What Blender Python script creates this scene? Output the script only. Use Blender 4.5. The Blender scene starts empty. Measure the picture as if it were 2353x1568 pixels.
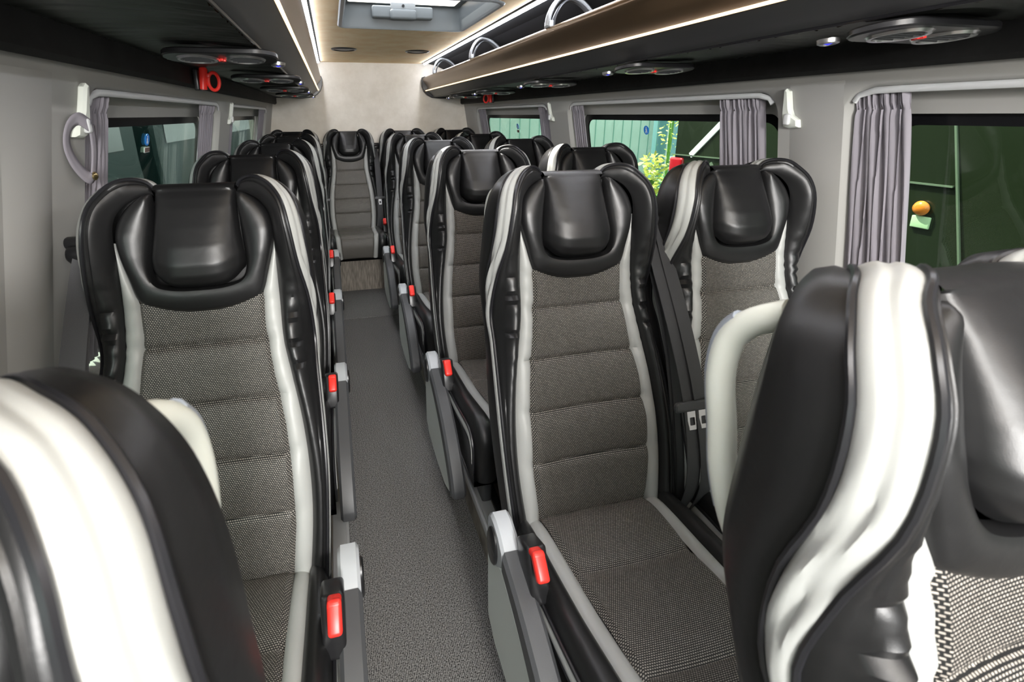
import bpy, bmesh, math, random
import numpy as np
from mathutils import Vector, Matrix
from mathutils.geometry import tessellate_polygon
random.seed(7); np.random.seed(7)
SC = bpy.context.scene
COL = SC.collection
pi = math.pi

# ------------------------------------------------------------------ camera
HC = 1.25
FPX, PPX, PPY = 1120.0, 1035.57, 568.07
PITCH, YAW, ROLL = 0.2653, 0.2329, -0.0052
def cam_axes():
    fh = Vector((math.sin(YAW), math.cos(YAW), 0)); z = Vector((0, 0, 1))
    fwd = math.cos(PITCH)*fh - math.sin(PITCH)*z
    up = math.sin(PITCH)*fh + math.cos(PITCH)*z
    r = Vector((math.cos(YAW), -math.sin(YAW), 0))
    return math.cos(ROLL)*r + math.sin(ROLL)*up, -math.sin(ROLL)*r + math.cos(ROLL)*up, fwd
_r, _u, _f = cam_axes()
cd = bpy.data.cameras.new('camera'); cam = bpy.data.objects.new('camera', cd); COL.objects.link(cam)
M_ = Matrix((_r, _u, -_f)).transposed().to_4x4(); M_.translation = Vector((0, 0, HC)); cam.matrix_world = M_
cd.sensor_width = 36.0; cd.lens = FPX*36.0/2353.0
cd.shift_x = (1176.5-PPX)/2353.0; cd.shift_y = -(784-PPY)/2353.0
cd.clip_start = 0.02; cd.clip_end = 200
cd.dof.use_dof = True; cd.dof.focus_distance = 1.7; cd.dof.aperture_fstop = 8.0
SC.camera = cam

# ------------------------------------------------------------------ light
SC.view_settings.view_transform = 'Standard'; SC.view_settings.look = 'None'
SC.view_settings.exposure = 0.0; SC.view_settings.gamma = 1.0
W = bpy.data.worlds.new('sky'); SC.world = W; W.use_nodes = True
bg = W.node_tree.nodes['Background']; bg.inputs[0].default_value = (0.93, 0.97, 1.0, 1); bg.inputs[1].default_value = 4.5
def lamp(name, kind, loc, direction, energy, color=(1, 1, 1), **kw):
    l = bpy.data.lights.new(name, kind); l.energy = energy; l.color = color
    for k, v in kw.items(): setattr(l, k, v)
    o = bpy.data.objects.new(name, l); COL.objects.link(o); o.location = loc
    o.rotation_euler = Vector(direction).to_track_quat('-Z', 'Y').to_euler()
    return o
lamp('sun', 'SUN', (0, 0, 6), (0.30, -0.37, -0.75), 18.0, (1.0, 0.95, 0.86), angle=math.radians(0.6))
lamp('windscreen_daylight', 'AREA', (0.38, -2.0, 1.30), (0, 1, 0.0), 30.0, (1.0, 0.98, 0.95), shape='RECTANGLE', size=1.4, size_y=0.7)
lamp('added_front_fill', 'AREA', (0.22, -1.62, 1.50), (0.03, 1, -0.16), 62.0, (1.0, 0.98, 0.95), shape='DISK', size=0.34)  # fill lamp added ahead of the cabin to even out the light
lamp('added_roof_fill', 'AREA', (0.20, -0.25, 1.68), (0.10, 1, -0.85), 26.0, (1.0, 0.985, 0.96), shape='RECTANGLE', size=0.6, size_y=0.5)  # fill lamp added under the closed roof, no hatch here; brightens the lower seats

# ------------------------------------------------------------------ materials
def mat(name, col=(0.5, 0.5, 0.5), rough=0.5, metal=0.0, spec=0.5, emit=None, estr=0.0, bump=None, coat=0.0, mottle=None):
    """bump = (scale, strength, distance); mottle = (colour2, scale)"""
    m = bpy.data.materials.new(name); m.use_nodes = True
    nt = m.node_tree; b = nt.nodes['Principled BSDF']
    b.inputs['Base Color'].default_value = (*col, 1); b.inputs['Roughness'].default_value = rough
    b.inputs['Metallic'].default_value = metal; b.inputs['Specular IOR Level'].default_value = spec
    if coat: b.inputs['Coat Weight'].default_value = coat
    if emit: b.inputs['Emission Color'].default_value = (*emit, 1); b.inputs['Emission Strength'].default_value = estr
    tc = nt.nodes.new('ShaderNodeTexCoord')
    if mottle:
        n = nt.nodes.new('ShaderNodeTexNoise'); n.inputs['Scale'].default_value = mottle[1]; n.inputs['Detail'].default_value = 6
        n.inputs['Roughness'].default_value = 0.65
        r = nt.nodes.new('ShaderNodeValToRGB'); r.color_ramp.elements[0].position = 0.35; r.color_ramp.elements[1].position = 0.65
        r.color_ramp.elements[0].color = (*col, 1); r.color_ramp.elements[1].color = (*mottle[0], 1)
        nt.links.new(tc.outputs['Object'], n.inputs['Vector']); nt.links.new(n.outputs['Fac'], r.inputs[0])
        nt.links.new(r.outputs[0], b.inputs['Base Color'])
    if bump:
        n = nt.nodes.new('ShaderNodeTexNoise'); n.inputs['Scale'].default_value = bump[0]; n.inputs['Detail'].default_value = 3
        bp = nt.nodes.new('ShaderNodeBump'); bp.inputs['Strength'].default_value = bump[1]; bp.inputs['Distance'].default_value = bump[2]
        nt.links.new(tc.outputs['Object'], n.inputs['Vector']); nt.links.new(n.outputs['Fac'], bp.inputs['Height'])
        nt.links.new(bp.outputs[0], b.inputs['Normal'])
    return m
def leather(name, col, rough):
    m = mat(name, col, rough, spec=0.55); nt = m.node_tree; b = nt.nodes['Principled BSDF']
    tc = [n for n in nt.nodes if n.type == 'TEX_COORD'][0]
    v = nt.nodes.new('ShaderNodeTexVoronoi'); v.feature = 'DISTANCE_TO_EDGE'; v.inputs['Scale'].default_value = 700
    n = nt.nodes.new('ShaderNodeTexNoise'); n.inputs['Scale'].default_value = 60
    bp = nt.nodes.new('ShaderNodeBump'); bp.inputs['Strength'].default_value = 0.16; bp.inputs['Distance'].default_value = 0.0006
    bp2 = nt.nodes.new('ShaderNodeBump'); bp2.inputs['Strength'].default_value = 0.15; bp2.inputs['Distance'].default_value = 0.002
    for t in (v, n): nt.links.new(tc.outputs['Object'], t.inputs['Vector'])
    nt.links.new(v.outputs['Distance'], bp.inputs['Height']); nt.links.new(n.outputs['Fac'], bp2.inputs['Height'])
    nt.links.new(bp.outputs[0], bp2.inputs['Normal']); nt.links.new(bp2.outputs[0], b.inputs['Normal'])
    return m
def woven(name):
    m = mat(name, (0.2, 0.2, 0.2), 0.5, spec=0.4); nt = m.node_tree; b = nt.nodes['Principled BSDF']
    tc = [n for n in nt.nodes if n.type == 'TEX_COORD'][0]
    br = nt.nodes.new('ShaderNodeTexBrick'); br.inputs['Scale'].default_value = 1.0
    br.inputs['Brick Width'].default_value = 0.0042; br.inputs['Row Height'].default_value = 0.0034
    br.inputs['Mortar Size'].default_value = 0.0010; br.inputs['Mortar Smooth'].default_value = 0.3
    br.inputs['Color1'].default_value = (0.42, 0.385, 0.34, 1); br.inputs['Color2'].default_value = (0.28, 0.258, 0.228, 1)
    br.inputs['Mortar'].default_value = (0.010, 0.010, 0.010, 1)
    bp = nt.nodes.new('ShaderNodeBump'); bp.inputs['Strength'].default_value = 0.5; bp.inputs['Distance'].default_value = 0.001
    bp.invert = True
    nt.links.new(tc.outputs['UV'], br.inputs['Vector']); nt.links.new(br.outputs['Color'], b.inputs['Base Color'])
    nt.links.new(br.outputs['Fac'], bp.inputs['Height']); nt.links.new(bp.outputs[0], b.inputs['Normal'])
    return m
def carpet_mat():
    m = mat('carpet', (0.02, 0.02, 0.021), 0.95, spec=0.1); nt = m.node_tree; b = nt.nodes['Principled BSDF']
    tc = [n for n in nt.nodes if n.type == 'TEX_COORD'][0]
    w = nt.nodes.new('ShaderNodeTexWave'); w.bands_direction = 'X'; w.inputs['Scale'].default_value = 75; w.inputs['Distortion'].default_value = 2.0
    n = nt.nodes.new('ShaderNodeTexNoise'); n.inputs['Scale'].default_value = 320; n.inputs['Detail'].default_value = 3
    mx = nt.nodes.new('ShaderNodeMath'); mx.operation = 'MULTIPLY_ADD'; mx.inputs[1].default_value = 0.22
    nt.links.new(w.outputs['Fac'], mx.inputs[0]); nt.links.new(n.outputs['Fac'], mx.inputs[2])
    r = nt.nodes.new('ShaderNodeValToRGB'); r.color_ramp.elements[0].position = 0.42; r.color_ramp.elements[1].position = 0.85
    r.color_ramp.elements[0].color = (0.014, 0.014, 0.015, 1); r.color_ramp.elements[1].color = (0.32, 0.315, 0.305, 1)
    bp = nt.nodes.new('ShaderNodeBump'); bp.inputs['Strength'].default_value = 0.6; bp.inputs['Distance'].default_value = 0.004
    for t in (w, n): nt.links.new(tc.outputs['Object'], t.inputs['Vector'])
    nt.links.new(mx.outputs[0], r.inputs[0]); nt.links.new(r.outputs[0], b.inputs['Base Color'])
    nt.links.new(mx.outputs[0], bp.inputs['Height']); nt.links.new(bp.outputs[0], b.inputs['Normal'])
    return m
def wood_mat():
    m = mat('wood_vinyl', (0.2, 0.17, 0.14), 0.45); nt = m.node_tree; b = nt.nodes['Principled BSDF']
    tc = [n for n in nt.nodes if n.type == 'TEX_COORD'][0]
    mp = nt.nodes.new('ShaderNodeMapping'); mp.inputs['Scale'].default_value = (90, 5, 5)
    n = nt.nodes.new('ShaderNodeTexNoise'); n.inputs['Scale'].default_value = 3.0; n.inputs['Detail'].default_value = 5
    r = nt.nodes.new('ShaderNodeValToRGB'); r.color_ramp.elements[0].position = 0.35; r.color_ramp.elements[1].position = 0.68
    r.color_ramp.elements[0].color = (0.10, 0.085, 0.07, 1); r.color_ramp.elements[1].color = (0.31, 0.275, 0.23, 1)
    nt.links.new(tc.outputs['Object'], mp.inputs['Vector']); nt.links.new(mp.outputs[0], n.inputs['Vector'])
    nt.links.new(n.outputs['Fac'], r.inputs[0]); nt.links.new(r.outputs[0], b.inputs['Base Color'])
    return m
def glass_mat(name, tint):
    m = bpy.data.materials.new(name); m.use_nodes = True; nt = m.node_tree; nt.nodes.clear()
    out = nt.nodes.new('ShaderNodeOutputMaterial'); mx = nt.nodes.new('ShaderNodeMixShader')
    t = nt.nodes.new('ShaderNodeBsdfTransparent'); t.inputs[0].default_value = (*tint, 1)
    g = nt.nodes.new('ShaderNodeBsdfGlossy'); g.inputs['Roughness'].default_value = 0.01
    ge = nt.nodes.new('ShaderNodeNewGeometry'); dt = nt.nodes.new('ShaderNodeVectorMath'); dt.operation = 'DOT_PRODUCT'
    nt.links.new(ge.outputs['Normal'], dt.inputs[0]); nt.links.new(ge.outputs['Incoming'], dt.inputs[1])
    def mth(op, a, b=None):
        n = nt.nodes.new('ShaderNodeMath'); n.operation = op
        for i, q in enumerate((a, b)):
            if q is None: continue
            if isinstance(q, (int, float)): n.inputs[i].default_value = q
            else: nt.links.new(q, n.inputs[i])
        return n.outputs[0]
    c = mth('ABSOLUTE', dt.outputs['Value']); k = mth('POWER', mth('SUBTRACT', 1.0, c), 5.0)      # Schlick reflectance, same from both sides
    f = mth('ADD', mth('MULTIPLY', k, 0.92), 0.04)
    nt.links.new(f, mx.inputs[0]); nt.links.new(t.outputs[0], mx.inputs[1]); nt.links.new(g.outputs[0], mx.inputs[2])
    nt.links.new(mx.outputs[0], out.inputs[0]); return m
MT = dict(
    black=leather('black_leather', (0.0085, 0.0085, 0.009), 0.39),
    white=leather('light_grey_leather', (0.365, 0.373, 0.36), 0.44),
    fabric=woven('woven_fabric'),
    piping=mat('piping', (0.012, 0.012, 0.014), 0.3),
    lgrey=mat('light_grey_plastic', (0.56, 0.59, 0.56), 0.32),
    bgrey=mat('blue_grey_rubber', (0.30, 0.335, 0.39), 0.42),
    mgrey=mat('mid_grey_plastic', (0.40, 0.42, 0.44), 0.4),
    dgrey=mat('dark_grey_plastic', (0.060, 0.062, 0.066), 0.42, bump=(900, 0.25, 0.0006)),
    blackp=mat('black_plastic', (0.012, 0.012, 0.013), 0.3),
    red=mat('red_plastic', (0.85, 0.035, 0.025), 0.35),
    chrome=mat('chrome', (0.70, 0.70, 0.71), 0.28, metal=1.0),
    steel=mat('painted_steel', (0.45, 0.46, 0.46), 0.4, metal=0.3),
    web=mat('belt_webbing', (0.045, 0.045, 0.048), 0.6, bump=(700, 0.5, 0.0006)),
    wall=mat('wall_panel', (0.36, 0.355, 0.335), 0.62, bump=(600, 0.12, 0.0006)),
    suede=mat('beige_suede', (0.70, 0.65, 0.56), 0.85, spec=0.2, mottle=((0.80, 0.755, 0.67), 7.0)),
    ceil=mat('tan_suede', (0.88, 0.66, 0.39), 0.85, spec=0.2, mottle=((0.95, 0.79, 0.54), 9.0)),
    carpet=carpet_mat(), wood=wood_mat(),
    bsuede=mat('black_trim_suede', (0.008, 0.008, 0.008), 0.75, spec=0.3, mottle=((0.016, 0.016, 0.016), 12.0)),
    headl=mat('dark_headliner', (0.010, 0.010, 0.011), 0.8, spec=0.2),
    bronze=mat('bronze_fascia', (0.20, 0.135, 0.08), 0.29, metal=0.85),
    fascia=mat('rack_fascia', (0.062, 0.062, 0.064), 0.38, metal=0.2, bump=(1500, 0.2, 0.0004)),
    pleat=mat('pleated_leather', (0.030, 0.032, 0.030), 0.45),
    warm=mat('warm_led', (1, .9, .75), 0.4, emit=(1.0, 0.64, 0.31), estr=3.2),
    cool=mat('cool_led', (1, 1, 1), 0.4, emit=(0.88, 0.91, 1.0), estr=34.0),
    blue=mat('blue_led', (0.02, 0.02, 0.4), 0.4, emit=(0.05, 0.06, 1.0), estr=1.0),
    curtain=mat('curtain_cloth', (0.28, 0.262, 0.29), 0.9, spec=0.1, bump=(900, 0.3, 0.0006)),
    rail=mat('rail_white', (0.62, 0.63, 0.63), 0.4),
    ivory=mat('ivory_plastic', (0.74, 0.77, 0.70), 0.35),
    frit=mat('black_frit', (0.006, 0.006, 0.007), 0.25),
    glass=glass_mat('tinted_glass', (0.66, 0.74, 0.69)),
    hatchg=glass_mat('clear_hatch', (0.95, 0.95, 0.95)),
    hgrey=mat('hatch_grey', (0.20, 0.22, 0.235), 0.4),
    stblue=mat('sticker_blue', (0.02, 0.24, 0.80), 0.4), stwhite=mat('sticker_white', (0.9, 0.92, 0.9), 0.4),
    stbrown=mat('sticker_brown', (0.22, 0.15, 0.13), 0.4), brass=mat('brass', (0.45, 0.36, 0.18), 0.3, metal=1.0),
    mint=mat('mint_board', (0.40, 0.54, 0.46), 0.7, mottle=((0.46, 0.60, 0.52), 1.5)),
    busg=mat('dark_green_paint', (0.014, 0.020, 0.009), 0.25), seam=mat('seam_pale', (0.14, 0.18, 0.12), 0.5),
    teal=mat('dark_teal_paint', (0.004, 0.016, 0.015), 0.55, spec=0.15), amber=mat('amber_lens', (0.9, 0.25, 0.03), 0.2),
    palegreen=mat('pale_green_plate', (0.55, 0.75, 0.45), 0.5), tailred=mat('tail_red', (0.5, 0.01, 0.02), 0.2),
    leaf=mat('leaf_green', (0.10, 0.26, 0.03), 0.5), leafy=mat('leaf_yellow', (0.62, 0.66, 0.10), 0.5),
    leafd=mat('leaf_dark', (0.03, 0.10, 0.05), 0.45), asphalt=mat('asphalt', (0.10, 0.10, 0.095), 0.9),
    skyblue=mat('blue_grey_pane', (0.16, 0.34, 0.36), 0.2), tyre=mat('tyre', (0.012, 0.012, 0.012), 0.7),
)

# ------------------------------------------------------------------ mesh helpers
class MB:
    """collects faces of ONE mesh object"""
    def __init__(s): s.v = []; s.f = []; s.uv = {}; s.flat = set()
    def vert(s, p, uv=None):
        s.v.append(tuple(p))
        if uv is not None: s.uv[len(s.v)-1] = uv
        return len(s.v)-1
    def grid(s, fn, us, vs, flip=False, wrap_u=False, uvf=None):
        idx = []
        for u in us:
            row = []
            for v in vs:
                p = fn(u, v)
                row.append(s.vert(p, uvf(u, v, p) if uvf else None))
            idx.append(row)
        n = len(us)
        for i in range(n if wrap_u else n-1):
            a, b = idx[i], idx[(i+1) % n]
            for j in range(len(vs)-1):
                q = (a[j], b[j], b[j+1], a[j+1])
                s.f.append(q[::-1] if flip else q)
        return idx
    def face(s, ids, flat=False):
        if flat: s.flat.add(len(s.f))
        s.f.append(tuple(ids))
    def poly(s, pts): s.face([s.vert(p) for p in pts], True)
    def box(s, c, d, bev=0.0, rot=None):
        """box centred c, full size d, bevelled, optional 3x3 rotation"""
        bm = bmesh.new(); bmesh.ops.create_cube(bm, size=1.0)
        for v in bm.verts: v.co = Vector((v.co.x*d[0], v.co.y*d[1], v.co.z*d[2]))
        if bev > 0: bmesh.ops.bevel(bm, geom=bm.edges[:], offset=bev, segments=3, affect='EDGES', profile=0.5)
        s.add_bm(bm, c, rot)
    def add_bm(s, bm, c=(0, 0, 0), rot=None, flat=False):
        o = len(s.v); c = Vector(c)
        bm.verts.index_update()
        for v in bm.verts:
            p = (rot @ v.co if rot else v.co) + c; s.v.append(tuple(p))
        for f in bm.faces: s.face([o+v.index for v in f.verts], flat)
        bm.free()
    def tube(s, pts, r, n=10, closed=False, r2=None, upv=None, caps=True):
        """tube along points; r may be list; r2 = second radius (ellipse)"""
        P = [Vector(p) for p in pts]; m = len(P)
        rr = r if isinstance(r, (list, tuple)) else [r]*m
        rows = []; ref = Vector(upv) if upv else None; prev = None
        for i in range(m):
            a = P[(i-1) % m] if (closed or i > 0) else P[i]
            b = P[(i+1) % m] if (closed or i < m-1) else P[i]
            t = (b-a).normalized()
            if ref is not None: x = t.cross(ref)
            elif prev is not None: x = prev - t*prev.dot(t)
            else: x = t.cross(Vector((0, 0, 1)) if abs(t.z) < .9 else Vector((1, 0, 0)))
            if x.length < 1e-6: x = t.orthogonal()
            x.normalize(); y = t.cross(x); prev = x
            k = (r2/rr[i]) if r2 else 1.0
            rows.append([s.vert(P[i] + rr[i]*(math.cos(2*pi*j/n)*x + k*math.sin(2*pi*j/n)*y)) for j in range(n)])
        for i in range(m if closed else m-1):
            A, B = rows[i], rows[(i+1) % m]
            for j in range(n): s.f.append((A[j], A[(j+1) % n], B[(j+1) % n], B[j]))
        if caps and not closed:
            s.face(rows[0][::-1], True); s.face(rows[-1], True)
    def lathe(s, prof, c=(0, 0, 0), n=32, rot=None):
        """prof list of (r, z) about z"""
        c = Vector(c); rows = []
        for r, z in prof:
            row = []
            for j in range(n):
                p = Vector((r*math.cos(2*pi*j/n), r*math.sin(2*pi*j/n), z)); p = (rot @ p if rot else p)+c
                row.append(s.vert(p))
            rows.append(row)
        for i in range(len(rows)-1):
            for j in range(n): s.f.append((rows[i][j], rows[i][(j+1) % n], rows[i+1][(j+1) % n], rows[i+1][j]))
        if prof[0][0] > 1e-5: s.face(rows[0][::-1], True)
        if prof[-1][0] > 1e-5: s.face(rows[-1], True)
    def prism(s, pts2, fn, lo, hi, bev=0.0):
        """extrude 2-D polygon; fn(a, b, depth)->3D; optional inset bevel"""
        n = len(pts2)
        loops = []
        if bev > 0:
            ins = inset(pts2, bev)
            seq = [(ins, lo), (pts2, lo+bev), (pts2, hi-bev), (ins, hi)]
        else: seq = [(pts2, lo), (pts2, hi)]
        for q, dd in seq: loops.append([s.vert(fn(a, b, dd)) for a, b in q])
        for k in range(len(loops)-1):
            for j in range(n): s.f.append((loops[k][j], loops[k][(j+1) % n], loops[k+1][(j+1) % n], loops[k+1][j]))
        s.face(loops[0][::-1], True); s.face(loops[-1], True)
    def build(s, name, material, parent=None, smooth=True, weld=None):
        me = bpy.data.meshes.new(name); me.from_pydata(s.v, [], s.f)
        if s.uv:
            ul = me.uv_layers.new(name='UVMap')
            for lp in me.loops: ul.data[lp.index].uv = s.uv.get(lp.vertex_index, (0, 0))
        me.materials.append(material)
        bm = bmesh.new(); bm.from_mesh(me)
        if weld: bmesh.ops.remove_doubles(bm, verts=bm.verts, dist=weld)
        bmesh.ops.recalc_face_normals(bm, faces=bm.faces); bm.to_mesh(me); bm.free()
        if smooth:
            me.polygons.foreach_set('use_smooth', [True]*len(me.polygons))
            try: me.set_sharp_from_angle(angle=math.radians(42))
            except Exception: pass
        o = bpy.data.objects.new(name, me); COL.objects.link(o)
        if parent: o.parent = parent
        return o
def inset(pts, d):
    out = []; n = len(pts)
    area = sum(pts[i][0]*pts[(i+1) % n][1]-pts[(i+1) % n][0]*pts[i][1] for i in range(n))
    sg = 1 if area > 0 else -1
    for i in range(n):
        a, b, c = Vector(pts[i-1]), Vector(pts[i]), Vector(pts[(i+1) % n])
        e1 = (b-a).normalized(); e2 = (c-b).normalized()
        n1 = Vector((-e1.y, e1.x))*sg; n2 = Vector((-e2.y, e2.x))*sg
        m = n1+n2; m = m/max(m.length_squared/2, .35)
        out.append((b.x+m.x*d, b.y+m.y*d))
    return out
def rrect(a0, a1, b0, b1, r, n=6):
    pts = []
    for cx, cy, st in ((a1-r, b1-r, 0), (a0+r, b1-r, 90), (a0+r, b0+r, 180), (a1-r, b0+r, 270)):
        for k in range(n+1):
            t = math.radians(st+90*k/n); pts.append((cx+r*math.cos(t), cy+r*math.sin(t)))
    return pts
def lin(a, b, n): return [a+(b-a)*i/(n-1) for i in range(n)]
def crom(ctrl, n):
    """Catmull-Rom through control rows, n samples"""
    P = np.array(ctrl, float); m = len(P); out = []
    for s_ in np.linspace(0, m-1, n):
        i = min(int(s_), m-2); t = s_-i
        p0 = P[max(i-1, 0)]; p1 = P[i]; p2 = P[i+1]; p3 = P[min(i+2, m-1)]
        out.append(0.5*((2*p1)+(-p0+p2)*t+(2*p0-5*p1+4*p2-p3)*t*t+(-p0+3*p1-3*p2+p3)*t**3))
    return np.array(out)
def empty(name, loc, rz=0.0):
    o = bpy.data.objects.new(name, None); COL.objects.link(o); o.location = loc; o.rotation_euler = (0, 0, rz)
    o.empty_display_size = 0.1; return o
def tag(o, label, cat, group=None, kind=None):
    if label: o['label'] = label
    if cat: o['category'] = cat
    if group: o['group'] = group
    if kind: o['kind'] = kind
    return o
def struct(o): o['kind'] = 'structure'; return o
def children(o): return [c for c in COL.objects if c.parent == o]
def copy_tree(o, parent=None):
    kids = children(o)
    c = o.copy(); COL.objects.link(c); c.parent = parent
    for k in kids:
        kk = copy_tree(k, c)
    return c
def ell(name, c, d, material, parent=None, n=20):
    m = MB(); m.lathe([(max(1e-6, .5*math.sin(pi*i/10)), -.5*math.cos(pi*i/10)) for i in range(11)], n=n)
    m.v = [(c[0]+p[0]*d[0], c[1]+p[1]*d[1], c[2]+p[2]*d[2]) for p in m.v]
    return m.build(name, material, parent)

# ------------------------------------------------------------------ room shell
CX = 0.38                      # centre line of the cabin
YF, YB = -1.25, 4.53           # front opening (windscreen side) and rear wall
ZC = 1.70
def woff(z):                   # half width of the cabin at height z (walls lean inward)
    return float(np.interp(z, [0, 0.70, 1.10, 1.34, 1.42], [1.005, 0.962, 0.890, 0.846, 0.837]))
def wp(sd, y, z, d=0.0): return (CX-0.010+sd*(woff(z)-0.010+d), y, z)
WIN = [(-1.05, 0.985), (1.165, 2.46), (2.70, 4.17)]
WINS = {1: WIN, -1: [(-1.05, 0.865)]+WIN[1:]}
ZW0, ZW1 = 0.66, 1.315
PODX_R, PODX_L, ZPOD = 0.358, -0.030, 0.115
ZPLAT, YPLAT = 0.245, 3.45

m = MB(); m.box((CX, (YF+YB)/2, -0.02), (2.03, YB-YF, 0.04)); struct(m.build('floor', MT['carpet'], smooth=False))
m = MB(); m.box((CX, YB+0.02, 0.85), (2.1, 0.04, 1.76)); struct(m.build('wall_back', MT['suede'], smooth=False))
# raised podiums under the seats
for nm, x0, x1, sd in (('right', PODX_R, CX+0.995, 1), ('left', CX-0.995, PODX_L, -1)):
    m = MB(); m.box(((x0+x1)/2, (YF+YPLAT)/2, ZPOD/2), (x1-x0, YPLAT-YF, ZPOD)); o = struct(m.build('floor_podium_'+nm, MT['wood'], smooth=False))
    xe = x0 if sd > 0 else x1
    m = MB(); m.box((xe, (YF+YPLAT)/2, ZPOD-0.012), (0.010, YPLAT-YF, 0.030), 0.003); m.box((xe+sd*0.022, (YF+YPLAT)/2, ZPOD+0.001), (0.036, YPLAT-YF, 0.006), 0.002)
    struct(m.build('trim_podium_edge_'+nm, MT['steel']))
    m = MB(); m.box((xe+sd*0.055, (YF+YPLAT)/2, ZPOD+0.002), (0.024, YPLAT-YF, 0.012), 0.003); struct(m.build('trim_seat_track_'+nm, MT['blackp']))
m = MB(); m.box((CX, (YPLAT+YB)/2, ZPLAT/2), (1.98, YB-YPLAT, ZPLAT), 0.004); struct(m.build('floor_rear_platform', MT['wood'], smooth=False))
m = MB(); m.box(((PODX_L+PODX_R)/2, 3.19, 0.003), (PODX_R-PODX_L-0.012, 0.52, 0.006), 0.002); struct(m.build('floor_carpet_inset', MT['carpet']))

# unseen bulkhead round the windscreen opening, added to cut daylight on the front seats
m = MB(); m.box((CX, YF-0.02, 0.46), (2.1, 0.04, 0.92)); m.box((CX, YF-0.02, 1.69), (2.1, 0.04, 0.22)); m.box((CX-.9, YF-0.02, 1.25), (.24, 0.04, .7)); m.box((CX+.92, YF-0.02, 1.25), (.24, 0.04, .7)); struct(m.build('wall_front', MT['wall'], smooth=False))
# side walls with recessed windows
def side_wall(sd, name):
    m = MB()
    # planar part with openings: tessellate in (y, z)
    outer = [(YF, 0.70-0.10), (YB, 0.70-0.10), (YB, 1.40), (YF, 1.40)]
    polys = [outer]; rings = []
    for a, b in WINS[sd]:
        h = rrect(a, b, ZW0, ZW1, 0.075, 7); polys.append(h); rings.append(h)
    fl = [p for q in polys for p in q]
    ids = [m.vert(wp(sd, y, z)) for y, z in fl]
    for t in tessellate_polygon([[Vector((p[0], p[1], 0)) for p in q] for q in polys]): m.face([ids[i] for i in t], True)
    k = [m.vert(wp(sd, y, z)) for y, z in ((YF, 0.0), (YB, 0.0), (YB, 0.60), (YF, 0.60))]; m.face(k, True)
    for (a, b), h in zip(WINS[sd], rings):
        loops = [h]
        for ins_, dep in ((0.004, 0.004), (0.010, 0.016), (0.014, 0.048), (0.018, 0.052)):
            loops.append((inset(h, ins_), dep))
        prev = [m.vert(wp(sd, y, z)) for y, z in h]
        for q, dep in loops[1:]:
            cur = [m.vert(wp(sd, y, z, dep)) for y, z in q]
            n = len(cur)
            for j in range(n): m.face((prev[j], prev[(j+1) % n], cur[(j+1) % n], cur[j]))
            prev = cur
        # flange with the grey header above the pane
        q = rrect(a+0.045, b-0.045, ZW0+0.03, 1.247, 0.035, 7)
        cur = [m.vert(wp(sd, y, z, 0.056)) for y, z in q]; n = len(cur)
        for j in range(n): m.face((prev[j], prev[(j+1) % n], cur[(j+1) % n], cur[j]))
        prev = cur
        cur = [m.vert(wp(sd, y, z, 0.075)) for y, z in q]
        for j in range(n): m.face((prev[j], prev[(j+1) % n], cur[(j+1) % n], cur[j]))
    struct(m.build(name, MT['wall'], weld=1e-5))
    # rounded structural posts between the windows
    for k, yy in enumerate((1.055 if sd > 0 else 0.965,)):
        m = MB()
        pts = [(.075*math.sin(pi*.5*q_), .012*(.5+.5*math.cos(pi*q_))-.0005) for q_ in lin(-1, 1, 13)]
        m.grid(lambda u, v: wp(sd, yy+pts[int(u)][0], v, -pts[int(u)][1]*max(0, min(1, (1.325-v)/.28))), range(13), lin(0.12, 1.325, 12))
        struct(m.build('trim_post_'+name[5:], MT['wall']))
    return
side_wall(1, 'wall_right'); side_wall(-1, 'wall_left')
WN = 0
for sd in (-1, 1):
    for a, b in WINS[sd]:
        WN += 1
        m = MB(); q = rrect(a+0.03, b-0.03, ZW0+0.01, 1.262, 0.045, 7)
        f_ = lambda y, z, d: wp(sd, y, z, d)
        m.prism(q, f_, 0.078, 0.082); g = struct(m.build('window_%d' % WN, MT['glass']))
        fr = MB(); qi = inset(rrect(a+0.02, b-0.02, ZW0, 1.272, 0.05, 7), 0.0); q2 = rrect(a+0.068, b-0.068, ZW0+0.05, 1.222, 0.05, 7)
        for d0, d1 in ((0.0765, 0.0765), (0.084, 0.084)):
            A = [fr.vert(wp(sd, y, z, d0)) for y, z in qi]; B = [fr.vert(wp(sd, y, z, d1)) for y, z in q2]
            for j in range(len(A)): fr.face((A[j], A[(j+1) % len(A)], B[(j+1) % len(A)], B[j]))
        fr.build('frit_border', MT['frit'], g)

# dark trim above the windows
for sd, nm in ((-1, 'left'), (1, 'right')):
    m = MB(); prof = [(0.848, 1.344), (0.834, 1.341), (0.822, 1.351), (0.822, 1.42), (0.852, 1.42)]
    m.grid(lambda u, v: (CX-0.010+sd*(prof[int(u)][0]-0.018), v, prof[int(u)][1]), range(5), lin(YF, YB-0.002, 2)); o = struct(m.build('trim_'+nm, MT['bsuede'], smooth=False))

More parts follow.
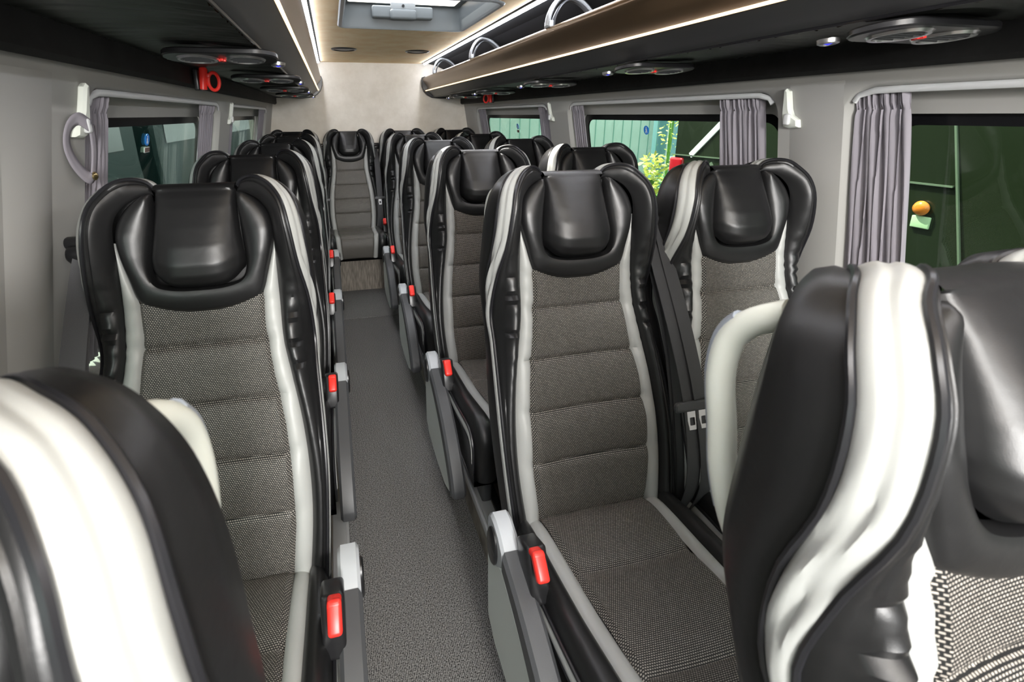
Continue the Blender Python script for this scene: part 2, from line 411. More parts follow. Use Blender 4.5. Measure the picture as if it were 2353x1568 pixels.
# ceiling with the hatch opening
HX0, HX1, HY0, HY1 = 0.085, 0.70, 2.02, 2.735
m = MB()
def cz(x): return ZC - 0.012*((x-CX)/0.42)**2
outer = [(CX-0.43, YF), (CX+0.43, YF), (CX+0.43, YB), (CX-0.43, YB)]; hole = rrect(HX0, HX1, HY0, HY1, 0.05, 6)
ids = [m.vert((x, y, cz(x))) for x, y in outer+hole]
for t in tessellate_polygon([[Vector((p[0], p[1], 0)) for p in q] for q in (outer, hole)]): m.face([ids[i] for i in t], True)
ids = [m.vert((x, y, ZC+0.035)) for x, y in outer+hole]
for t in tessellate_polygon([[Vector((p[0], p[1], 0)) for p in q] for q in (outer, hole)]): m.face([ids[i] for i in t], True)
struct(m.build('ceiling', MT['ceil'], smooth=False))
for sd, nm in ((-1, 'left'), (1, 'right')):      # dark lining over the racks
    m = MB(); prof = [(0.418, 1.704), (0.425, 1.690), (0.47, 1.692), (0.56, 1.675), (0.68, 1.625), (0.785, 1.54), (0.832, 1.43), (0.88, 1.43), (0.88, 1.75), (0.43, 1.75)]
    m.grid(lambda u, v: (CX+sd*prof[int(u)][0], v, prof[int(u)][1]), range(len(prof)), lin(YF, YB-0.001, 2)); struct(m.build('ceiling_lining_'+nm, MT['headl'], smooth=False))

# roof hatch
hatch = tag(empty('roof_hatch', ((HX0+HX1)/2, (HY0+HY1)/2, ZC)), 'roof hatch with bright white pane and grey latch set in the tan ceiling', 'hatch')
hx, hy = (HX0+HX1)/2, (HY0+HY1)/2
m = MB(); rows = []
for ins_, z in ((-0.022, -0.010), (-0.016, -0.016), (-0.002, -0.017), (0.004, -0.008), (0.010, 0.095), (0.035, 0.100)):
    q = inset(hole, ins_); rows.append([m.vert((x-hx, y-hy, z+cz(x)-ZC)) for x, y in q])
for i in range(len(rows)-1):
    n = len(rows[0])
    for j in range(n): m.face((rows[i][j], rows[i][(j+1) % n], rows[i+1][(j+1) % n], rows[i+1][j]))
m.build('frame', MT['hgrey'], hatch)
m = MB(); q = inset(hole, 0.012); m.prism(q, lambda a, b, d: (a-hx, b-hy, d), 0.100, 0.106); m.build('pane', MT['hatchg'], hatch)
m = MB()
m.box((0, HY1-hy-0.040, 0.052), (0.31, 0.046, 0.058), 0.010); m.box((0, HY1-hy-0.070, 0.040), (0.135, 0.030, 0.050), 0.014)
la = m.build('latch', MT['hgrey'], hatch)
m = MB(); m.box((0, HY1-hy-0.066, 0.079), (0.125, 0.012, 0.030), 0.003); m.build('latch_plate', MT['mgrey'], la)
m = MB(); m.lathe([(0.007, 0), (0.007, 0.004)], (0, HY1-hy-0.073, 0.079), 12, Matrix.Rotation(pi/2, 3, 'X')); m.build('latch_lock', MT['blackp'], la)

# ceiling speakers
def speaker(x, y):
    e = empty('ceiling_speaker', (x, y, ZC))
    m = MB(); m.lathe([(0.088, 0.004), (0.088, -0.010), (0.082, -0.016), (0.074, -0.017), (0.070, -0.012), (0.0685, 0.004)], n=40); m.build('rim', MT['blackp'], e)
    m = MB(); m.lathe([(0.0685, -0.010), (0.05, -0.014), (0.02, -0.016), (1e-6, -0.016)], n=32); m.build('grille', MT['dgrey'], e)
    for i in range(-3, 4):
        pass
    return e
s1 = speaker(0.122, 3.67); tag(s1, 'round black ceiling speaker left of the pair near the rear wall', 'speaker', 'ceiling speakers')
s2 = copy_tree(s1); s2.location = (0.638, 3.70, ZC); s2['label'] = 'round black ceiling speaker right of the pair near the rear wall'

# overhead racks
YR1 = 4.505
RPROF = [(0.800, 1.402), (0.60, 1.404), (0.535, 1.407), (0.525, 1.412), (0.512, 1.424), (0.490, 1.440), (0.466, 1.4525)]
FPROF = [(0.4605, 1.4575), (0.4605, 1.4625), (0.474, 1.466), (0.473, 1.486), (0.461, 1.508), (0.446, 1.528), (0.436, 1.543), (0.436, 1.556), (0.444, 1.566), (0.456, 1.565), (0.470, 1.550), (0.52, 1.515), (0.82, 1.44)]
def rack(sd, nm):
    e = tag(empty('luggage_rack', (CX+sd*0.6, 1.6, 1.40)), 'long black overhead luggage rack with lit bronze edge along the %s wall' % nm, 'luggage rack', 'overhead racks')
    L = Vector((CX+sd*0.6, 1.6, 1.40))
    def sweep(prof, name, mt_, y0=YF, y1=YR1, ny=2):
        m = MB(); m.grid(lambda u, v: Vector((CX+sd*prof[int(u)][0], v, prof[int(u)][1]))-L, range(len(prof)), lin(y0, y1, ny)); return m.build(name, mt_, e)
    sweep([(0.535, 1.407), (0.527, 1.409), (0.515, 1.420), (0.490, 1.439), (0.466, 1.4545)], 'lower_fascia', MT['fascia'])
    sweep(FPROF, 'upper_fascia', MT['bronze'])
    # gathered leather underside with fine pleats across
    m = MB(); ys = lin(YF, YR1, 560)
    def und(u, y):
        x = 0.822-0.284*u
        a = math.sin(pi*min(1, max(0, u)))
        ph = y*2*pi/0.043 + 3.0*math.sin(y*9+u*3)
        z = 1.404 + 0.006*a + 0.0022*math.sin(ph)*(0.25+0.75*u) + 0.0012*math.sin(ph*2.3+u*5)
        return Vector((CX+sd*x, y, z))-L
    m.grid(und, lin(0, 1, 9), ys); m.build('underside', MT['pleat'], e)
    m = MB(); m.tube([Vector((CX+sd*0.533, y, 1.4055))-L for y in lin(YF, YR1, 40)], 0.0035, 6); m.build('seam', MT['piping'], e)
    m = MB(); m.box(Vector((CX+sd*0.4635, (YF+YR1)/2, 1.4575))-L, (0.010, YR1-YF, 0.0065), 0.003); m.build('light_strip', MT['warm'], e)
    # end cap
    out = [(0.846, 1.395), (0.60, 1.390), (0.52, 1.397), (0.478, 1.418), (0.446, 1.450), (0.428, 1.495), (0.424, 1.545), (0.432, 1.570), (0.455, 1.578), (0.52, 1.545), (0.62, 1.50), (0.825, 1.45)]
    m = MB(); m.prism(out, lambda a, b, d: Vector((CX+sd*a, d, b))-L, YR1-0.03, YR1+0.012, 0.004); m.build('end_cap', MT['blackp'], e)
    return e
for sd, nm in ((-1, 'left'), (1, 'right')): rack(sd, nm)
for sd, nm in ((-1, 'left'), (1, 'right')):      # white strip lights at the ceiling edges
    e = tag(empty('strip_light', (CX+sd*0.455, 1.6, 1.69)), 'white strip light along the %s edge of the tan ceiling' % nm, 'light', 'ceiling edge lights')
    m = MB(); m.box((0, (YF+4.46)/2-1.6, -0.008), (0.030, 4.46-YF, 0.016), 0.006, Matrix.Rotation(-sd*0.6, 3, 'Y')); m.build('diffuser', MT['cool'], e)
    m = MB(); m.box((sd*0.006, (YF+4.465)/2-1.6, 0.004), (0.048, 4.465-YF, 0.012), 0.003, Matrix.Rotation(-sd*0.3, 3, 'Y')); m.build('channel', MT['blackp'], e)

# arched dividers in the right rack
def divider(y):
    e = empty('rack_divider', (0.832, y, 1.562))
    arc = crom([(-0.010, 0.010), (-0.004, 0.05), (0.022, 0.095), (0.060, 0.118), (0.105, 0.110), (0.155, 0.075), (0.20, 0.02), (0.23, -0.04)], 40)
    m = MB(); m.tube([(x, 0, z) for x, z in arc], 0.008, 8, r2=0.020, upv=(0, 1, 0)); m.build('arch', MT['mgrey'], e)
    inn = [(x*0.84+0.018, z*0.88-0.004) for x, z in arc]
    m = MB(); m.tube([(x, -0.008, z) for x, z in inn], 0.005, 8, r2=0.014, upv=(0, 1, 0)); m.build('inner_trim', MT['dgrey'], e)
    m = MB(); m.box((-0.004, 0, 0.016), (0.018, 0.05, 0.024), 0.004); m.build('foot', MT['mgrey'], e)
    return e
d0 = divider(4.03); tag(d0, 'grey arched rack divider nearest the rear wall in the right rack', 'divider', 'rack dividers')
d1 = copy_tree(d0); d1.location = (0.832, 2.94, 1.562); d1['label'] = 'grey arched rack divider in the middle of the right rack'
d2 = copy_tree(d0); d2.location = (0.832, 1.86, 1.562); d2['label'] = 'large grey arched rack divider at the top, nearest in the right rack'

# passenger service units (air vents, lamps) under the racks
def service_unit(sd, x, y, lbl):
    e = tag(empty('service_unit', (x, y, 1.383)), lbl, 'air vent', 'vent units under the racks')
    e.rotation_euler.x = -0.09
    q = rrect(-0.125, 0.125, -0.058, 0.058, 0.05, 8)
    m = MB(); m.prism(q, lambda a, b, d: (a, b, d), -0.004, 0.010, 0.003); m.build('housing', MT['blackp'], e)
    for k in (-1, 1):
        m = MB(); m.lathe([(0.0345, -0.003), (0.0365, -0.008), (0.042, -0.0085), (0.046, -0.003)], (k*0.052, 0, 0), 32); ri = m.build('vent_ring', MT['chrome'], e)
        m = MB()
        for t in (-2, -1, 0, 1, 2):
            ln = 2*math.sqrt(max(0.033**2-(t*0.012)**2, 0)); m.box((k*0.052, t*0.012, -0.003), (ln, 0.003, 0.009), 0, Matrix.Rotation(0.5, 3, 'X'))
        m.build('louvre', MT['dgrey'], ri, smooth=False)
    m = MB(); m.box((0, 0.004, -0.0065), (0.016, 0.007, 0.006), 0.001); m.box((0, 0.004, -0.0065), (0.007, 0.020, 0.006), 0.001); m.build('call_button', MT['red'], e)
    m = MB(); m.lathe([(0.018, -0.004), (0.017, -0.011), (0.013, -0.013), (0.0115, -0.009), (1e-6, -0.009)], (-sd*0.118, 0.070, 0.006), 24); lp = m.build('reading_lamp', MT['chrome'], e)
    m = MB(); m.lathe([(0.0095, -0.010), (1e-6, -0.014)], (-sd*0.118, 0.070, 0.006), 16); m.build('blue_lens', MT['blue'], lp)
    return e
ordn = ['nearest', 'second', 'third', 'fourth', 'fifth']
su = None
for sd, nm, lst in ((-1, 'left', ((-0.238, 1.31), (-0.225, 2.06), (-0.225, 2.85), (-0.225, 3.62))), (1, 'right', ((1.01, 0.70), (0.992, 1.42), (1.0, 2.20), (1.02, 3.05), (1.02, 3.78)))):
    for k, (x, y) in enumerate(lst):
        lb = 'twin round air vent unit with chrome rings, %s from the camera under the %s rack' % (ordn[k], nm)
        service_unit(sd, x, y, lb)

# ------------------------------------------------------------------ bus seats
TOP = [  # O(x,h)  I(x,h)  tf tr tb crest tin  rear-edge outset
    (.194, -.03, .164, -.03, .062, .032, -.055, .066, .050, .0),
    (.203, .10, .177, .10, .064, .034, -.060, .070, .052, .0),
    (.207, .20, .178, .20, .062, .034, -.062, .070, .052, .0),
    (.205, .30, .170, .30, .046, .018, -.066, .068, .050, .0),
    (.200, .40, .154, .40, .020, -.006, -.068, .062, .048, .0),
    (.198, .47, .143, .47, .004, -.026, -.068, .056, .048, .002),
    (.193, .55, .141, .55, .048, .004, -.062, .068, .052, .010),
    (.180, .62, .140, .62, .098, .054, -.040, .096, .066, .018),
    (.170, .69, .1395, .69, .124, .082, -.012, .120, .084, .022),
    (.160, .738, .134, .724, .124, .082, .004, .120, .088, .020),
    (.142, .770, .119, .747, .112, .070, .006, .110, .086, .015),
    (.122, .787, .103, .760, .104, .054, .000, .098, .082, .009),
    (.103, .794, .089, .767, .086, .032, -.008, .084, .076, .005),
    (.086, .791, .079, .770, .072, .024, -.012, .072, .068, .002),
    (.077, .781, .0745, .768, .062, .022, -.014, .060, .060, .0)]
NS = 110
RIM = crom(TOP, NS)
FAB = [(-.03, .132), (.0, .134), (.1, .145), (.2, .145), (.3, .138), (.4, .122), (.5, .110), (.565, .112)]
FABH = [a for a, _ in FAB]; FABW = [b for _, b in FAB]
def fabw(h): return float(np.interp(h, FABH, FABW))
def base_t(h): return float(np.interp(h, [-.03, .03, .12, .2, .3, .4, .5, .57], [.035, .05, .062, .064, .056, .050, .050, .056]))
SEAMS = [.13, .245, .36, .475]
def fab_t(x, h):
    b = fabw(h); lat = abs(x)/b
    edges = [-.03]+SEAMS+[.60]
    k = max(i for i in range(len(edges)-1) if h >= edges[i]-1e-9) if h > edges[0] else 0
    hh = h+0.010*(1-lat*lat) if h < .55 else h
    q = min(1, max(0, (h-edges[k])/(edges[k+1]-edges[k])))
    pil = .009*(max(0.0, 1-(2*q-1)**2))**.55
    gr = sum(-.004*math.exp(-((h-s_)/.004)**2) for s_ in SEAMS)
    return base_t(h) - .010*(1-lat**2) + pil + gr - .010*max(0, (lat-.93)/.07)**2
def seatP(x, h, t): return (x, -t, h)        # in the reclining frame: x across, y to the rear, z up the back
def ruche(h, x, side):
    env = math.exp(-((h-.46)/.115)**2)
    a = h*2*pi/.033+7*x+1.5*math.sin(h*31+side*2); b = h*2*pi/.021-16*x+side
    return env*(.0115*(abs(math.sin(a*.5))**.6-.65) + .0035*math.sin(b))
def bolster_profile(v, r):
    tin, tf, crest = r[8], r[4], r[7]
    mean = (1-v)*tin+v*tf
    return mean + max(.006, crest-(tin+tf)/2)*math.sin(pi*v**.85)**.8
def band_out(r): return r[9]
def norm2(i):
    a = RIM[max(i-1, 0)]; b = RIM[min(i+1, NS-1)]; d = b[:2]-a[:2]; d /= np.linalg.norm(d)+1e-9
    return np.array((d[1], -d[0]))
def make_back_parts(par):
    """all the parts of a backrest, in the reclining frame, parented to par; returns list"""
    out = []
    # black body: bolsters, shell, core
    m = MB(); vs = lin(0, 1, 15)
    for s_ in (1, -1):
        def bol(i, v):
            r = RIM[int(i)]; x = r[2]+(r[0]-r[2])*v; h = r[3]+(r[1]-r[3])*v
            t = bolster_profile(v, r) + ruche(h, x, s_)*math.sin(pi*v)
            if 20 < v*100 < 99: t -= .003*math.exp(-((v-.80)/.03)**2)
            return seatP(s_*x, h, t)
        m.grid(bol, range(NS), vs, flip=s_ < 0)
        def shell(i, v):
            r = RIM[int(i)]; n = norm2(int(i)); tr, tb = r[5], r[6]
            bo = band_out(r); path = [(bo, tr), (bo*1.35+.004, tr-.35*(tr-tb)), (bo*1.35+.003, tr-.75*(tr-tb)), (-.004+bo*.8, tb-.002), (-.022, tb-.012), (-.05, tb-.018)]
            k = int(v); o_, t = path[k]
            return seatP(s_*(r[0]+n[0]*o_), r[1]+n[1]*o_, t)
        m.grid(shell, range(NS), range(6), flip=s_ > 0)
        # inner core closing the front behind the covers
        m.grid(lambda i, v: seatP(s_*RIM[int(i)][2]*v, RIM[int(i)][3], .030), range(0, NS-28), (0, .5, 1))
    out.append(m.build('backrest', MT['black'], par))
    # woven centre
    m = MB(); us = lin(-1, 1, 33)
    def top_h(u): return .565 - .026*(1-u*u)
    def fabp(h_, u):
        hh = -.03+(top_h(u)+.012+.03)*h_
        x = u*fabw(hh); return seatP(x, hh, fab_t(x, hh))
    m.grid(fabp, lin(0, 1, 150), us, uvf=lambda a, u, p: (p[0], p[2])); out.append(m.build('back_fabric', MT['fabric'], par))
    # light stripes
    hs = lin(-.03, .68, 70)
    ox = lambda h: float(np.interp(h, RIM[:80, 3], RIM[:80, 2]))
    def inx(h): return fabw(h) if h <= .565 else float(np.interp(h, [.565, .61, .645, .68], [.112, .123, .132, .1395]))
    for s_ in (-1, 1):
        m = MB()
        def st(h, v):
            a, b = inx(h)-.001, ox(h)+.001; x = a+(b-a)*v
            ta = (fab_t(.99*fabw(h), h) if h < .565 else .062); tb_ = float(np.interp(h, RIM[:80, 3], RIM[:80, 8]))
            k = min(1, (.685-h)/.06)
            return seatP(s_*x, h, ta*(1-v)+tb_*v + k*.011*math.sin(pi*v)**.6 + .3*ruche(h, x, s_) - .004)
        m.grid(st, hs, lin(0, 1, 9)); out.append(m.build('stripe', MT['white'], par))
    # headrest yoke around the pad
    inner = crom([(.0742, .768), (.075, .73), (.078, .69), (.082, .65), (.083, .622), (.076, .602), (.058, .593), (.035, .589), (0, .588)], 60)
    outer = crom([(.0748, .769), (.090, .768), (.116, .750), (.134, .724), (.1395, .69), (.136, .655), (.126, .612), (.114, .568), (.085, .5525), (.045, .5415), (0, .5385)], 60)
    m = MB()
    def ring(i, v, s_):
        a, b = inner[int(i)], outer[int(i)]; x, h = a+(b-a)*v
        wd = np.linalg.norm(b-a); k = min(1, wd/.03)
        t = .072*(1-v)+float(np.interp(h, [.54, .58, .69, .75], [.060, .062, .084, .080]))*v + k*(.006+.010*min(1, max(0, (h-.55)/.1)))*math.sin(pi*v)**.7 - .012*(1-min(1, v/.12))*k - .012*max(0, (v-.9)/.1)
        return seatP(s_*x, h, t)
    m.grid(lambda i, v: ring(i, v, 1), range(60), lin(0, 1, 15)); m.grid(lambda i, v: ring(i, v, -1), range(60), lin(0, 1, 15))
    yo = m.build('headrest', MT['black'], par, weld=1e-5); out.append(yo)
    # raised pad wrapping over the top
    m = MB()
    pw = lambda q: float(np.interp(q, [0, .25, .5, .75, .92, 1], [.0725, .073, .076, .081, .083, .080]))
    def padp(v, u):
        if v < 0:                      # over the top and down the back
            a = -v*pi; tt = .031+.047*math.cos(a); h = .774+.020*math.sin(a)
            if v < -1: h = .774-(-v-1)*.25; tt = -.019
            return seatP(u*.0725, h, tt)
        bot = .588+.034*abs(u)**4; h = .774+(bot-.774)*v
        tcn = float(np.interp(v, [0, .08, .2, .4, .6, .78, .90, .96, 1], [.078, .086, .094, .104, .112, .114, .107, .094, .068]))
        ted = float(np.interp(v, [0, .2, .5, .8, 1], [.075, .078, .080, .080, .064]))
        t = ted + (tcn-ted)*(1-abs(u)**3.5) - .016*max(0, (abs(u)-.9)/.1)**2
        return seatP(u*pw(v), h, t)
    m.grid(padp, lin(-1.3, -.05, 16)+lin(0, 1, 48), lin(-1, 1, 33)); pad = m.build('head_pad', MT['black'], yo)
    # light side bands
    for s_ in (-1, 1):
        m = MB()
        def band(i, v):
            r = RIM[int(i)]; n = norm2(int(i)); t = r[4]+(r[5]-r[4])*v
            fold = .0022*math.sin(v*9.0+RIM[int(i)][1]*60)*math.exp(-((r[1]-.56)/.09)**2) - .003*math.exp(-((v-.45)/.08)**2)*(1 if r[1] > .5 else .3)
            o_ = .010*math.sin(pi*v)**.6+fold - .001+band_out(r)*v
            return seatP(s_*(r[0]+n[0]*o_), r[1]+n[1]*o_, t)
        m.grid(band, range(NS), lin(0, 1, 13)); out.append(m.build('side_band', MT['white'], par))
    # piping
    for s_ in (-1, 1):
        for c_ in (4, 5):
            m = MB(); bo_ = lambda i: .003+(band_out(RIM[i]) if c_ == 5 else 0)
            m.tube([seatP(s_*(RIM[i][0]+norm2(i)[0]*bo_(i)), RIM[i][1]+norm2(i)[1]*bo_(i), RIM[i][c_]) for i in range(0, NS, 2)], .0034, 7)
            out.append(m.build('piping', MT['piping'], par))
    # rear cover
    m = MB()
    def rear(i, u):
        r = RIM[int(i)]; n = norm2(int(i)); return seatP(u*(r[0]-n[0]*.048), r[1]-n[1]*.048, r[6]-.019-.016*(1-u*u)*math.sin(pi*min(1, max(0, (r[1]+.03)/.6))))
    m.grid(rear, range(0, 84), lin(-1, 1, 13)); out.append(m.build('back_panel', MT['lgrey'], par))
    return out
CPROF = crom([(-.05, .335), (-.01, .362), (.05, .372), (.14, .378), (.24, .388), (.33, .402), (.395, .412), (.430, .408), (.452, .385), (.458, .345), (.452, .300), (.440, .252)], 90)   # (forward, z)
NC = 90
def cw(i): k = CPROF[i][0]; return float(np.interp(k, [-.05, .1, .46], [.198, .207, .212]))
def cf(i):
    s_ = i/(NC-1); return float(np.interp(s_, [0, .1, .35, .7, 1], [.132, .134, .130, .118, .108]))
CSEAM = [24, 42, 60]
def cnorm(i):
    a = CPROF[max(i-1, 0)]; b = CPROF[min(i+1, NC-1)]; d = b-a; d /= np.linalg.norm(d); return np.array((-d[1], d[0]))
def cpt(x, i, off):
    n = cnorm(i); p = CPROF[i]+n*off; return (x, -p[0], p[1])
def make_cushion_parts(par):
    out = []
    m = MB(); SW = .030
    for s_ in (-1, 1):
        def bol(i, v):
            i = int(i); a = cf(i)+SW; b = cw(i); x = a+(b-a)*v
            return cpt(s_*x, i, .002+.020*math.sin(pi*v**.85)**.7 - .016*max(0, (v-.75)/.25)**2)
        m.grid(bol, range(NC), lin(0, 1, 11))
    # side walls and underside
    for s_ in (-1, 1):
        m.grid(lambda i, v: (s_*cw(int(i)), -CPROF[int(i)][0], CPROF[int(i)][1]-.013+(.240-CPROF[int(i)][1]+.013)*v), range(0, NC), lin(0, 1, 5))
    m.grid(lambda i, v: (v*cw(int(i)), -CPROF[int(i)][0], .240), range(0, NC), (-1, 0, 1))
    m.grid(lambda i, v: cpt(v*(cf(int(i))+SW+.002), int(i), -.006), range(NC), (-1, 0, 1))
    out.append(m.build('cushion', MT['black'], par))
    m = MB()
    def fp(i, u):
        i = int(i); b = cf(i)
        edges = [0]+CSEAM+[NC-1]; k = max(j for j in range(len(edges)-1) if i >= edges[j]); q = (i-edges[k])/(edges[k+1]-edges[k])
        off = .012*max(0, 1-(2*q-1)**2)**.6 - .006*(1-u*u) + .004 - .010*max(0, (abs(u)-.93)/.07)**2
        j = i
        return cpt(u*b, j, off)
    cum = [0]
    for i in range(1, NC): cum.append(cum[-1]+float(np.linalg.norm(CPROF[i]-CPROF[i-1])))
    m.grid(fp, range(NC), lin(-1, 1, 25), uvf=lambda i, u, p: (p[0], cum[int(i)])); out.append(m.build('cushion_fabric', MT['fabric'], par))
    for s_ in (-1, 1):
        m = MB(); m.grid(lambda i, v: cpt(s_*(cf(int(i))-.001+(SW+.002)*v), int(i), .001+.009*math.sin(pi*v)**.6), range(NC), lin(0, 1, 8)); out.append(m.build('cushion_stripe', MT['white'], par))
    for s_ in (-1, 1):
        m = MB(); m.grid(lambda i, v: (s_*(cw(int(i))+.003+.005*math.sin(pi*v)), -CPROF[int(i)][0], CPROF[int(i)][1]-.016-.030*v), range(8, 72), lin(0, 1, 6)); out.append(m.build('cushion_band', MT['white'], par))
    for s_ in (-1, 1):
        for dz in (-.013, -.047):
            m = MB(); m.tube([(s_*(cw(i)+.003), -CPROF[i][0], CPROF[i][1]+dz) for i in range(4, 78, 2)], .0036, 7)
            out.append(m.build('cushion_piping', MT['piping'], par))
    return out
RECL = math.radians(17.0)
JY, JZ = 0.065, 0.350
def make_seat(kind, recl=RECL, meshes={}):
    """kind: aisle side +1 / -1, or 0 = bench seat. Origin at the joint, on the podium (z = 0 of the world)."""
    e = empty('bus_seat', (0, 0, 0)); a = kind
    ang = -recl
    def put(o):
        o.location = (0, JY, JZ); o.rotation_euler = (ang, 0, 0)
    if 'back' not in meshes:
        meshes['back'] = make_back_parts(e); bk = meshes['back']
        meshes['cush'] = make_cushion_parts(e)
    else:
        bk = []
        for o in meshes['back']:
            c = o.copy(); COL.objects.link(c); c.parent = e; bk.append(c)
            for k in children(o):
                kk = k.copy(); COL.objects.link(kk); kk.parent = c
        for o in meshes['cush']:
            c = o.copy(); COL.objects.link(c); c.parent = e
    for o in bk: put(o)
    return e, put
def belt_parts(e, put, bs, X0=.226):
    """three-point belt hanging beside the backrest on side bs"""
    X = bs*X0
    m = MB(); m.box((X, .012, .672), (.030, .040, .050), .010); m.lathe([(.014, -.022), (.019, -.016), (.019, .016), (.014, .022)], (X+bs*.004, -.014, .668), 16, Matrix.Rotation(pi/2, 3, 'Y'))
    m.lathe([(.011, -.03), (.013, -.026), (.013, .026), (.011, .03)], (X, -.012, .690), 16, Matrix.Rotation(pi/2, 3, 'Y'))
    an = m.build('belt_anchor', MT['blackp'], e); put(an)
    m = MB()
    def strap(pts, w, wob):
        P = crom(pts, 26)
        m.grid(lambda i, v: (P[int(i)][0]+v*w*.5*P[int(i)][3], P[int(i)][1]+wob*math.sin(int(i)*.5+v)+.004*v, P[int(i)][2]), range(26), (-1, -.5, 0, .5, 1))
        m.grid(lambda i, v: (P[int(i)][0]+v*w*.5*P[int(i)][3], P[int(i)][1]+wob*math.sin(int(i)*.5+v)+.004*v+.0016, P[int(i)][2]), range(26), (-1, -.5, 0, .5, 1))
    strap([(X, -.024, .672, .55), (X, -.040, .60, .9), (X, -.095, .40, 1), (X, -.128, .22, 1), (X-bs*.004, -.120, .06, 1), (X-bs*.006, -.06, -.04, 1)], .040, .0012)
    strap([(X+bs*.006, -.010, .672, .5), (X+bs*.008, -.020, .58, .8), (X+bs*.010, -.060, .35, .9), (X+bs*.010, -.060, .10, .9), (X+bs*.008, -.03, -.05, .9)], .042, .001)
    sb = m.build('seat_belt', MT['web'], e); put(sb)
    m = MB(); pr = rrect(-.042, .042, -.011, .011, .009, 5); m.prism(pr, lambda p, q, d: (X+p, -.128-d, .235+q+.006*math.cos(p*60)), -.006, .008, .003)
    tg = m.build('belt_tongue', MT['dgrey'], sb)
    m = MB(); oq = rrect(-.012, .012, -.046, .004, .004, 4); iq = rrect(-.0065, .0065, -.036, -.018, .002, 4)
    for d0 in (.049, .0525):
        ids = [m.vert((X+p, -d0-.078, .225+q)) for p, q in oq+iq]
        for t in tessellate_polygon([[Vector((p[0], p[1], 0)) for p in qq] for qq in (oq, iq)]): m.face([ids[i] for i in t], True)
    m.build('tongue_plate', MT['chrome'], tg)
def buckle_parts(e, bs):
    R = Matrix.Rotation(-.38, 3, 'X')
    m = MB(); m.box((bs*.213, -.125, .408), (.040, .058, .105), .007, R); b = m.build('belt_buckle', MT['blackp'], e)
    m = MB(); m.box((bs*.213-bs*-.004, -.160, .452), (.024, .020, .052), .006, Matrix.Rotation(-.75, 3, 'X')); m.box((bs*.217, -.140, .463), (.024, .036, .012), .005, R)
    m.build('release_button', MT['red'], b)
def armrest_parts(e, a):
    xo, xi = a*.262, a*.222; xm = (xo+xi)/2
    f_ = lambda y, z, d: (xm+d, y, z)
    # hinge housing
    m = MB(); q = [(.015, .36), (.012, .42), (-.004, .437), (-.028, .438), (-.058, .428), (-.085, .408), (-.085, .372), (-.06, .345), (-.03, .325), (.0, .33)]
    m.prism(q, f_, -.0205, .0205, .006); hg = m.build('armrest_hinge', MT['mgrey'], e)
    m = MB(); m.lathe([(.001, -.003), (.030, -.003), (.034, .0), (.034, .004)], (0, 0, 0), 28)
    m.v = [(xo+a*.004 - a*p[2]*1.0, -.030+p[0]*.82, .378+p[1]*1.25) for p in m.v]; m.build('hinge_cap', MT['blackp'], hg)
    # padded arm, slanting down to the front
    top = crom([(-.082, .412), (-.15, .392), (-.22, .362), (-.29, .322), (-.35, .272), (-.395, .222), (-.415, .185)], 18)
    bot = crom([(-.080, .368), (-.14, .345), (-.20, .315), (-.26, .276), (-.315, .232), (-.355, .192), (-.375, .165)], 18)
    q = [tuple(p) for p in top]+[(-.41, .165), (-.392, .157)]+[tuple(p) for p in bot[::-1]]
    m = MB(); m.prism(q, f_, -.022, .022, .007); m.build('armrest', MT['dgrey'], e)
    # pale side panel below the arm
    q = [(.010, .33)]+[tuple(p) for p in bot[:-1]]+[(-.36, .150), (-.30, .128), (-.18, .122), (-.05, .13), (.0, .16)]
    m = MB(); m.prism(q, lambda y, z, d: (a*.252+d, y, z), -.010, .010, .004); m.build('side_panel', MT['lgrey'], e)
def handle_parts(e, put, a):
    X = a*.150
    pts = crom([(X, -.010, .765), (X+a*.006, .030, .757), (X+a*.010, .058, .738), (X+a*.012, .076, .700), (X+a*.012, .084, .65), (X+a*.014, .090, .60), (X+a*.012, .088, .55), (X+a*.004, .076, .505), (X-a*.005, .055, .48)], 36)
    m = MB(); m.tube([tuple(p) for p in pts], [.0138]*30+[.015, .017, .019, .020, .021, .022], 14, r2=None, upv=(1, 0, 0)); h = m.build('grab_handle', MT['ivory'], e); put(h)
    pt = [tuple(p) for p in pts[5:26]]
    m = MB(); m.tube([(x, y+.006, z+.004*(1 if z > .7 else 0)) for x, y, z in pt],   .0112, 12, upv=(1, 0, 0)); m.build('handle_inlay', MT['bgrey'], h)
def pedestal_parts(e, a, low):
    if low: return
    m = MB()
    for x in (-.15, .15):
        m.box((x, -.22, .171), (.030, .34, .138), .008)
    m.box((0, -.22, .236), (.38, .36, .012), .004); m.build('seat_base', MT['dgrey'], e)
def full_seat(kind, belt, recl=RECL, bench=False, bx=.226):
    e, put = make_seat(kind, recl)
    if kind:
        armrest_parts(e, kind); handle_parts(e, put, kind)
    bk = kind if kind else (-belt if belt else 0)
    if bk: buckle_parts(e, bk)
    if belt: belt_parts(e, put, belt, bx)
    pedestal_parts(e, kind, bench)
    return e
XL, XRA, XRW = -0.264, 0.536, 0.986
P_ = 0.746
YJL, YJR = 1.043-.24, 1.050-.24
PR = {'L': full_seat(1, -1, bx=.218), 'RA': full_seat(-1, 1, bx=.216), 'RW': full_seat(0, -1, bx=.204), 'B': full_seat(0, 1, bench=True, bx=.212)}
used = set()
def place(proto, x, yj, z, label, group, recl=None):
    o = PR[proto] if proto not in used else copy_tree(PR[proto])
    used.add(proto)
    o.location = (x, yj, z); tag(o, label, 'bus seat', group)
    for c in children(o):
        if abs(c.rotation_euler.x) > 1e-3: c.rotation_euler.x = -(recl if recl is not None else RECL)
    return o
rown = ['front row, cut off by the picture edge', 'second row', 'third row', 'fourth row', 'fifth row']
